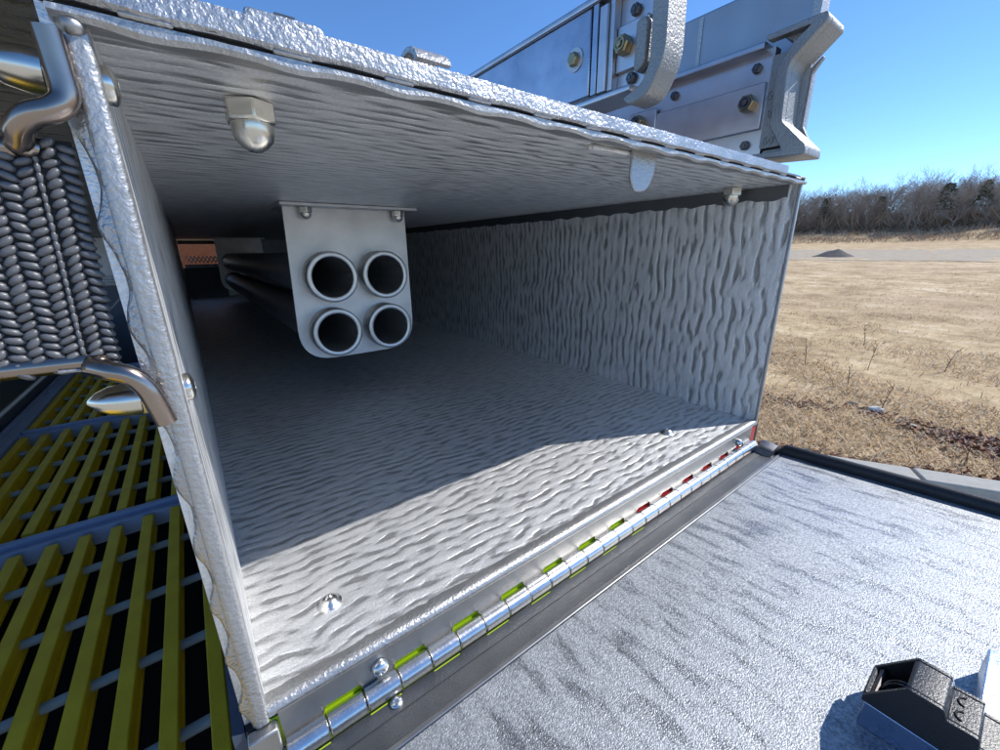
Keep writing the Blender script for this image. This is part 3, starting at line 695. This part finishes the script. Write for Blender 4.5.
panel('right_panel', (2.96, 3.0, 1.045, 13.9, -6.5, ZF - .035), M['navy'])
for x in (-2.3, 2.3):
    bm = BM(); lathe(bm, (x - .9, 6, -6.55), (1, 0, 0), [(0, 1.6), (.1, 2.2), (.2, 2.45), (1.3, 2.45), (1.4, 2.2), (1.5, 1.6)], 32)
    build('wheel', bm, M['rubber'], truck)
# ------------------------------------------------------------------ field detail
gravel_m = plain('mound_gravel', (.15, .13, .11), .95, .4, 3, .8, 40, .03)
bm = BM(); bmesh.ops.create_grid(bm, x_segments=28, y_segments=28, size=3.2)
mcx, mcy = 58.0, 14.6
for v in bm.verts:
    r_ = math.hypot(v.co.x * 1.0, v.co.y * (.62 if v.co.y > 0 else .9)) / 1.5
    h = max(0, 1 - r_) ** .9 * .95 + .12 * max(0, 1.3 - r_) * noise.noise((v.co.x * 1.5, v.co.y * 1.5, 2))
    v.co.z = terrain(v.co.x + mcx, v.co.y + mcy) - .06 + h; v.co.x += mcx; v.co.y += mcy
build('gravel_mound', bm, gravel_m, metres=True, smooth=60, label='small dark gravel mound on the grey track across the field', cat='mound')

def in_wedge(y, x): return -.12 < y / x < .46
def scatter(name, n, mats, size, xr, lab, cat, dens, lift=.0, flat=.5, seed=1):
    rnd = random.Random(seed); Vv, Ff, mi = [], [], []
    k = 0
    while k < n:
        u = rnd.random(); x = xr[0] * (xr[1] / xr[0]) ** u; y = x * rnd.uniform(-.10, .44)
        if x < kerb_x(y) + .25 or rnd.random() > dens(x, y): k += .2; continue
        k += 1
        L = size * rnd.uniform(.5, 1.5); wd = L * rnd.uniform(.018, .04) + .00012 * x
        a = rnd.uniform(0, 2 * math.pi); el = rnd.uniform(0, 1) ** 2 * flat
        d = Vector((math.cos(a) * math.cos(el), math.sin(a) * math.cos(el), math.sin(el))); sd = Vector((-math.sin(a), math.cos(a), 0)) * wd
        b = Vector((x, y, terrain(x, y) + .004 + lift)); o_ = len(Vv)
        m_ = b + d * L * .55 + Vector((0, 0, L * .10)); e_ = b + d * L
        Vv += [b - sd, b + sd, m_ + sd * .8, m_ - sd * .8, e_]; Ff += [(o_, o_ + 1, o_ + 2, o_ + 3), (o_ + 3, o_ + 2, o_ + 4)]; q = rnd.randrange(len(mats)); mi += [q, q]
    me = bpy.data.meshes.new(name); me.from_pydata(Vv, [], Ff)
    for m_ in mats: me.materials.append(m_)
    me.polygons.foreach_set('material_index', mi)
    o = bpy.data.objects.new(name, me); C.objects.link(o); return tag(o, lab, cat, kind='stuff')
straw = [plain('straw_a', (.70, .52, .30), .9), plain('straw_b', (.58, .41, .22), .9), plain('straw_c', (.74, .58, .37), .9), plain('straw_d', (.40, .26, .14), .9)]
scatter('dry_grass', 80000, straw, .075, (3.4, 40), 'short dry straw lying over the sandy field', 'grass', lambda x, y: (.12 + .88 * smoothstep(-.1, .3, noise.noise((x * .9, y * .5, 1)) + .02 + .25 * smoothstep(9, 5, x))) * (1 - .5 * smoothstep(8, 20, x)), flat=.9)
leafm = [plain('leaf_a', (.20, .055, .030), .7), plain('leaf_b', (.30, .12, .06), .7), plain('leaf_c', (.46, .32, .22), .7), plain('leaf_d', (.26, .14, .09), .7)]
def leaf_d(x, y):
    o = x - kerb_x(y)
    a = math.exp(-((x - 5.36) / .17) ** 2 - ((y + .12) / .36) ** 2) * 1.6 + math.exp(-((x - 5.55) / .08) ** 2 - ((y - .6) / .35) ** 2) * .22
    b = math.exp(-((o - .34) / .07) ** 2) * .35
    c = math.exp(-((x - 5.3) / .15) ** 2 - ((y - 1.35) / .2) ** 2) * .2
    return a + b + c
def leaves(n, seed):
    rnd = random.Random(seed); Vv, Ff, mi = [], [], []; k = 0; tries = 0
    while k < n and tries < 400000:
        tries += 1; x = rnd.uniform(3.6, 7.0); y = rnd.uniform(-.9, 2.6)
        if rnd.random() > leaf_d(x, y): continue
        k += 1; L = rnd.uniform(.025, .05); b = Vector((x, y, terrain(x, y) + rnd.uniform(.01, .03)))
        a = rnd.uniform(0, 6.3); d = Vector((math.cos(a), math.sin(a), rnd.uniform(-.5, .5))) * L; s_ = Vector((-math.sin(a), math.cos(a), rnd.uniform(-.5, .5))) * L * .6
        o_ = len(Vv); Vv += [b - d, b + s_ * .9 - d * .1, b + d + Vector((0, 0, L * .4)), b - s_ * .9 - d * .1, b + Vector((0, 0, -L * .2))]
        Ff += [(o_, o_ + 1, o_ + 4), (o_ + 1, o_ + 2, o_ + 4), (o_ + 2, o_ + 3, o_ + 4), (o_ + 3, o_, o_ + 4)]; q = rnd.randrange(4); mi += [q] * 4
    me = bpy.data.meshes.new('leaf_litter'); me.from_pydata(Vv, [], Ff)
    for m_ in leafm: me.materials.append(m_)
    me.polygons.foreach_set('material_index', mi); o = bpy.data.objects.new('leaf_litter', me); C.objects.link(o)
    tag(o, 'dark red fallen leaves drifted on the grass behind the kerb', 'leaves', kind='stuff')
leaves(1500, 3)
# weed stalks
wm = plain('stalk', (.13, .085, .05), .9)
stalks = [(5.66, .74, .34, 'tall thin dry stalk beside the pale stone'), (4.75, .05, .20, 'short dry stalk nearest the kerb'), (7.2, 1.9, .42, 'branched dark weed stalk close to the compartment wall'), (7.6, 1.25, .36, 'dry stalk in mid field right of the branched one'), (8.2, .55, .34, 'curved dry stalk in mid field towards the picture edge'), (9.5, 1.7, .4, 'far thin weed stalk behind the branched one'), (6.4, 1.2, .26, 'small dry stalk between the stone and the compartment wall')]
for x, y, h, lab in stalks:
    bm = BM(); z = terrain(x, y) - .01; a = random.uniform(0, 6); bx, by = .12 * h * math.cos(a), .12 * h * math.sin(a)
    pth = smooth_path([(x, y, z), (x + bx * .4, y + by * .3, z + h * .4), (x + bx, y + by * 1.4, z + h)], 4); tube(bm, pth, [.006 * (1 - .7 * i / len(pth)) for i in range(len(pth))], 5)
    for k in range(6):
        i = random.randrange(3, len(pth) - 1); q = pth[i]; aa = random.uniform(0, 6.3); l = h * random.uniform(.12, .35)
        tube(bm, [q, q + Vector((math.cos(aa) * l * .6, math.sin(aa) * l * .6, l * .7))], [.004, .0015], 4)
    build('weed_stalk', bm, wm, metres=True, label=lab, cat='weed', group='dry stalks in the field')
def rock(x, y, r_, mat, lab):
    bm = BM(); bmesh.ops.create_icosphere(bm, subdivisions=3, radius=1)
    for v in bm.verts:
        v.co *= 1 + .4 * noise.noise(v.co * 1.3 + Vector((x, y, 0))) + .12 * noise.noise(v.co * 4); v.co = Vector((x + v.co.x * r_ * 1.2, y + v.co.y * r_ * 1.5, terrain(x, y) + r_ * .35 + v.co.z * r_ * .7))
    build('stone', bm, mat, metres=True, smooth=50, label=lab, cat='stone')
rock(5.64, .78, .055, plain('pale_stone', (.55, .52, .48), .9, .3, 60), 'pale grey stone lying in the dry grass')
rock(5.72, 1.0, .035, plain('dark_stone', (.12, .11, .10), .9, .3, 60), 'small dark stone left of the pale grey one')
rock(5.40, .46, .030, plain('white_stone', (.62, .55, .45), .9, .3, 60), 'small cream stone beside the leaf drift')

# ------------------------------------------------------------------ wood beyond the field
barks = [plain('bark_grey', (.38, .32, .27), .9, .3, 3), plain('bark_brown', (.30, .245, .20), .9, .3, 3), plain('bark_pale', (.44, .39, .34), .9, .3, 3)]
pine_m = [plain('pine_needles', (.050, .075, .030), .8, .4, 4)]
def strip_tube(Vv, Ff, a, b, ra, rb):
    d = (b - a)
    if d.length < 1e-5: return
    u, w_ = frame_of(d); o_ = len(Vv)
    for p_, r_ in ((a, ra), (b, rb)):
        for k in range(3): an = k * 2.0944; Vv.append(p_ + (u * math.cos(an) + w_ * math.sin(an)) * r_)
    for k in range(3): Ff.append((o_ + k, o_ + (k + 1) % 3, o_ + 3 + (k + 1) % 3, o_ + 3 + k))
def bare_tree(seed, H):
    rnd = random.Random(seed); T, C_ = ([], []), ([], [])
    def grow(p, d, L, r_, lev):
        n = 4 if lev < 2 else 3; q = p
        for i in range(n):
            d2 = (d + Vector((rnd.uniform(-1, 1), rnd.uniform(-1, 1), rnd.uniform(-.3, .6))) * (.10 if lev == 0 else .22)).normalized()
            e = q + d2 * L / n; ra = r_ * (1 - .72 * i / n); rb = r_ * (1 - .72 * (i + 1) / n)
            strip_tube(*(T if lev < 1 else C_), q, e, max(ra, .022), max(rb, .018)); q = e; d = d2
            if lev < 3:
                nb = [3, 3, 3][lev]
                for _ in range(nb):
                    an = rnd.uniform(0, 6.28); sp = rnd.uniform(.45, .95)
                    u, w_ = frame_of(d); nd_ = (d + (u * math.cos(an) + w_ * math.sin(an)) * sp).normalized()
                    grow(q, nd_, L * (rnd.uniform(.34, .55) if lev == 0 else rnd.uniform(.4, .6)), max(rb * .6, .02), lev + 1)
    grow(Vector((0, 0, -.5)), Vector((rnd.uniform(-.08, .08), rnd.uniform(-.08, .08), 1)).normalized(), H * .88, H * .014, 0)
    out_ = []
    for nm, (Vv, Ff) in (('trunk', T), ('crown', C_)):
        me = bpy.data.meshes.new(nm); me.from_pydata(Vv, [], Ff); me.materials.append(barks[seed % 3]); out_.append(me)
    return out_
def pine_tree(seed, H):
    rnd = random.Random(seed); T = ([], []); strip_tube(*T, Vector((0, 0, -.5)), Vector((.2, 0, H)), H * .012, .03)
    Vv, Ff = [], []
    for k in range(800):
        z = H * rnd.uniform(.45, 1.0); rr = H * .18 * (1.1 - z / H) ** .6 * 1.5 * math.sqrt(rnd.random()) * (1 + .5 * noise.noise((z * .8, rnd.random(), seed)))
        a = rnd.uniform(0, 6.28); c_ = Vector((rr * math.cos(a), rr * math.sin(a), z)); L = rnd.uniform(.18, .42)
        d = Vector((rnd.uniform(-1, 1), rnd.uniform(-1, 1), rnd.uniform(-.6, .6))).normalized() * L; s_ = Vector((rnd.uniform(-1, 1), rnd.uniform(-1, 1), rnd.uniform(-1, 1))).normalized() * L * .5
        o_ = len(Vv); Vv += [c_ - d, c_ + s_, c_ + d, c_ - s_]; Ff.append((o_, o_ + 1, o_ + 2, o_ + 3))
    res = []
    for nm, (a, b), mt in (('trunk', T, barks[1]), ('crown', (Vv, Ff), pine_m[0])):
        me = bpy.data.meshes.new(nm); me.from_pydata(a, [], b); me.materials.append(mt); res.append(me)
    return res
protos = [bare_tree(11 + i, 13.5) for i in range(7)]
pines = [pine_tree(31 + i, 12.5) for i in range(2)]
def plant(meshes, x, y, s_, name, label, cat, group):
    e_ = empty(name, (x, y, terrain(x, y) - .1), label, cat, group); e_.rotation_euler = (0, 0, random.uniform(0, 6.28)); e_.scale = (s_ * random.uniform(.85, 1.1),) * 2 + (s_,)
    for me, nm in zip(meshes, ('trunk', 'crown')):
        o = bpy.data.objects.new(nm, me); C.objects.link(o); o.parent = e_
rnd = random.Random(5)
for i in range(150):
    row = i % 5; t_ = -.10 + .60 * ((i // 5) + rnd.random()) / 30
    d = 167 + row * 5.5 + rnd.uniform(-2, 2); x = d / math.sqrt(1 + t_ * t_); y = x * t_
    hgt = .66 + .06 * smoothstep(.30, .12, t_) + .10 * noise.noise((y * .08, 3, 1)) + rnd.uniform(-.08, .08) 
    plant(protos[rnd.randrange(7)], x, y, hgt, 'bare_tree', 'leafless grey tree in the wood along the far edge of the field', 'tree', 'leafless trees beyond the field')
for t_, d, s_, lab in ((.285, 168, .84, 'small green pine in the far wood, nearest the compartment wall'), (.205, 168, .78, 'green pine in the far wood, second from the compartment'), (.125, 166, .95, 'green pine in the far wood, third from the compartment'), (.085, 167, .90, 'green pine in the far wood, nearest the right picture edge')):
    x = d / math.sqrt(1 + t_ * t_); plant(pines[rnd.randrange(2)], x, x * t_, s_, 'pine_tree', lab, 'tree', 'pines in the far wood')
# brush along the bank
def brush(name, n, seed, dr, hr, mats, lab, cat):
    rnd = random.Random(seed); Vv, Ff, mi = [], [], []
    for k in range(n):
        t_ = rnd.uniform(-.1, .5); d = rnd.uniform(*dr); x = d / math.sqrt(1 + t_ * t_); y = x * t_; z = terrain(x, y)
        if noise.noise((x * .25, y * .2, seed)) < rnd.uniform(-.5, .3): continue
        L = rnd.uniform(*hr); b = Vector((x, y, z)); dd = Vector((rnd.uniform(-.8, .8), rnd.uniform(-.8, .8), rnd.uniform(.15, 1))).normalized() * L; sd = Vector((rnd.uniform(-1, 1), rnd.uniform(-1, 1), 0)).normalized() * L * .035
        o_ = len(Vv); Vv += [b - sd, b + sd, b + dd]; Ff.append((o_, o_ + 1, o_ + 2)); mi.append(rnd.randrange(len(mats)))
    me = bpy.data.meshes.new(name); me.from_pydata(Vv, [], Ff)
    for m_ in mats: me.materials.append(m_)
    me.polygons.foreach_set('material_index', mi); o = bpy.data.objects.new(name, me); C.objects.link(o); tag(o, lab, cat, kind='stuff')
brush('brush', 16000, 4, (146, 168), (.6, 2.2), [plain('brush_a', (.42, .28, .18), .9), plain('brush_b', (.28, .18, .12), .9), plain('brush_c', (.55, .42, .29), .9)], 'low brown brush over the earth bank below the trees', 'brush')
brush('undergrowth', 75000, 9, (166, 198), (2, 8), [plain('under_a', (.46, .36, .28), .9), plain('under_b', (.34, .26, .19), .9)], 'tangled grey saplings between the far trees', 'undergrowth')
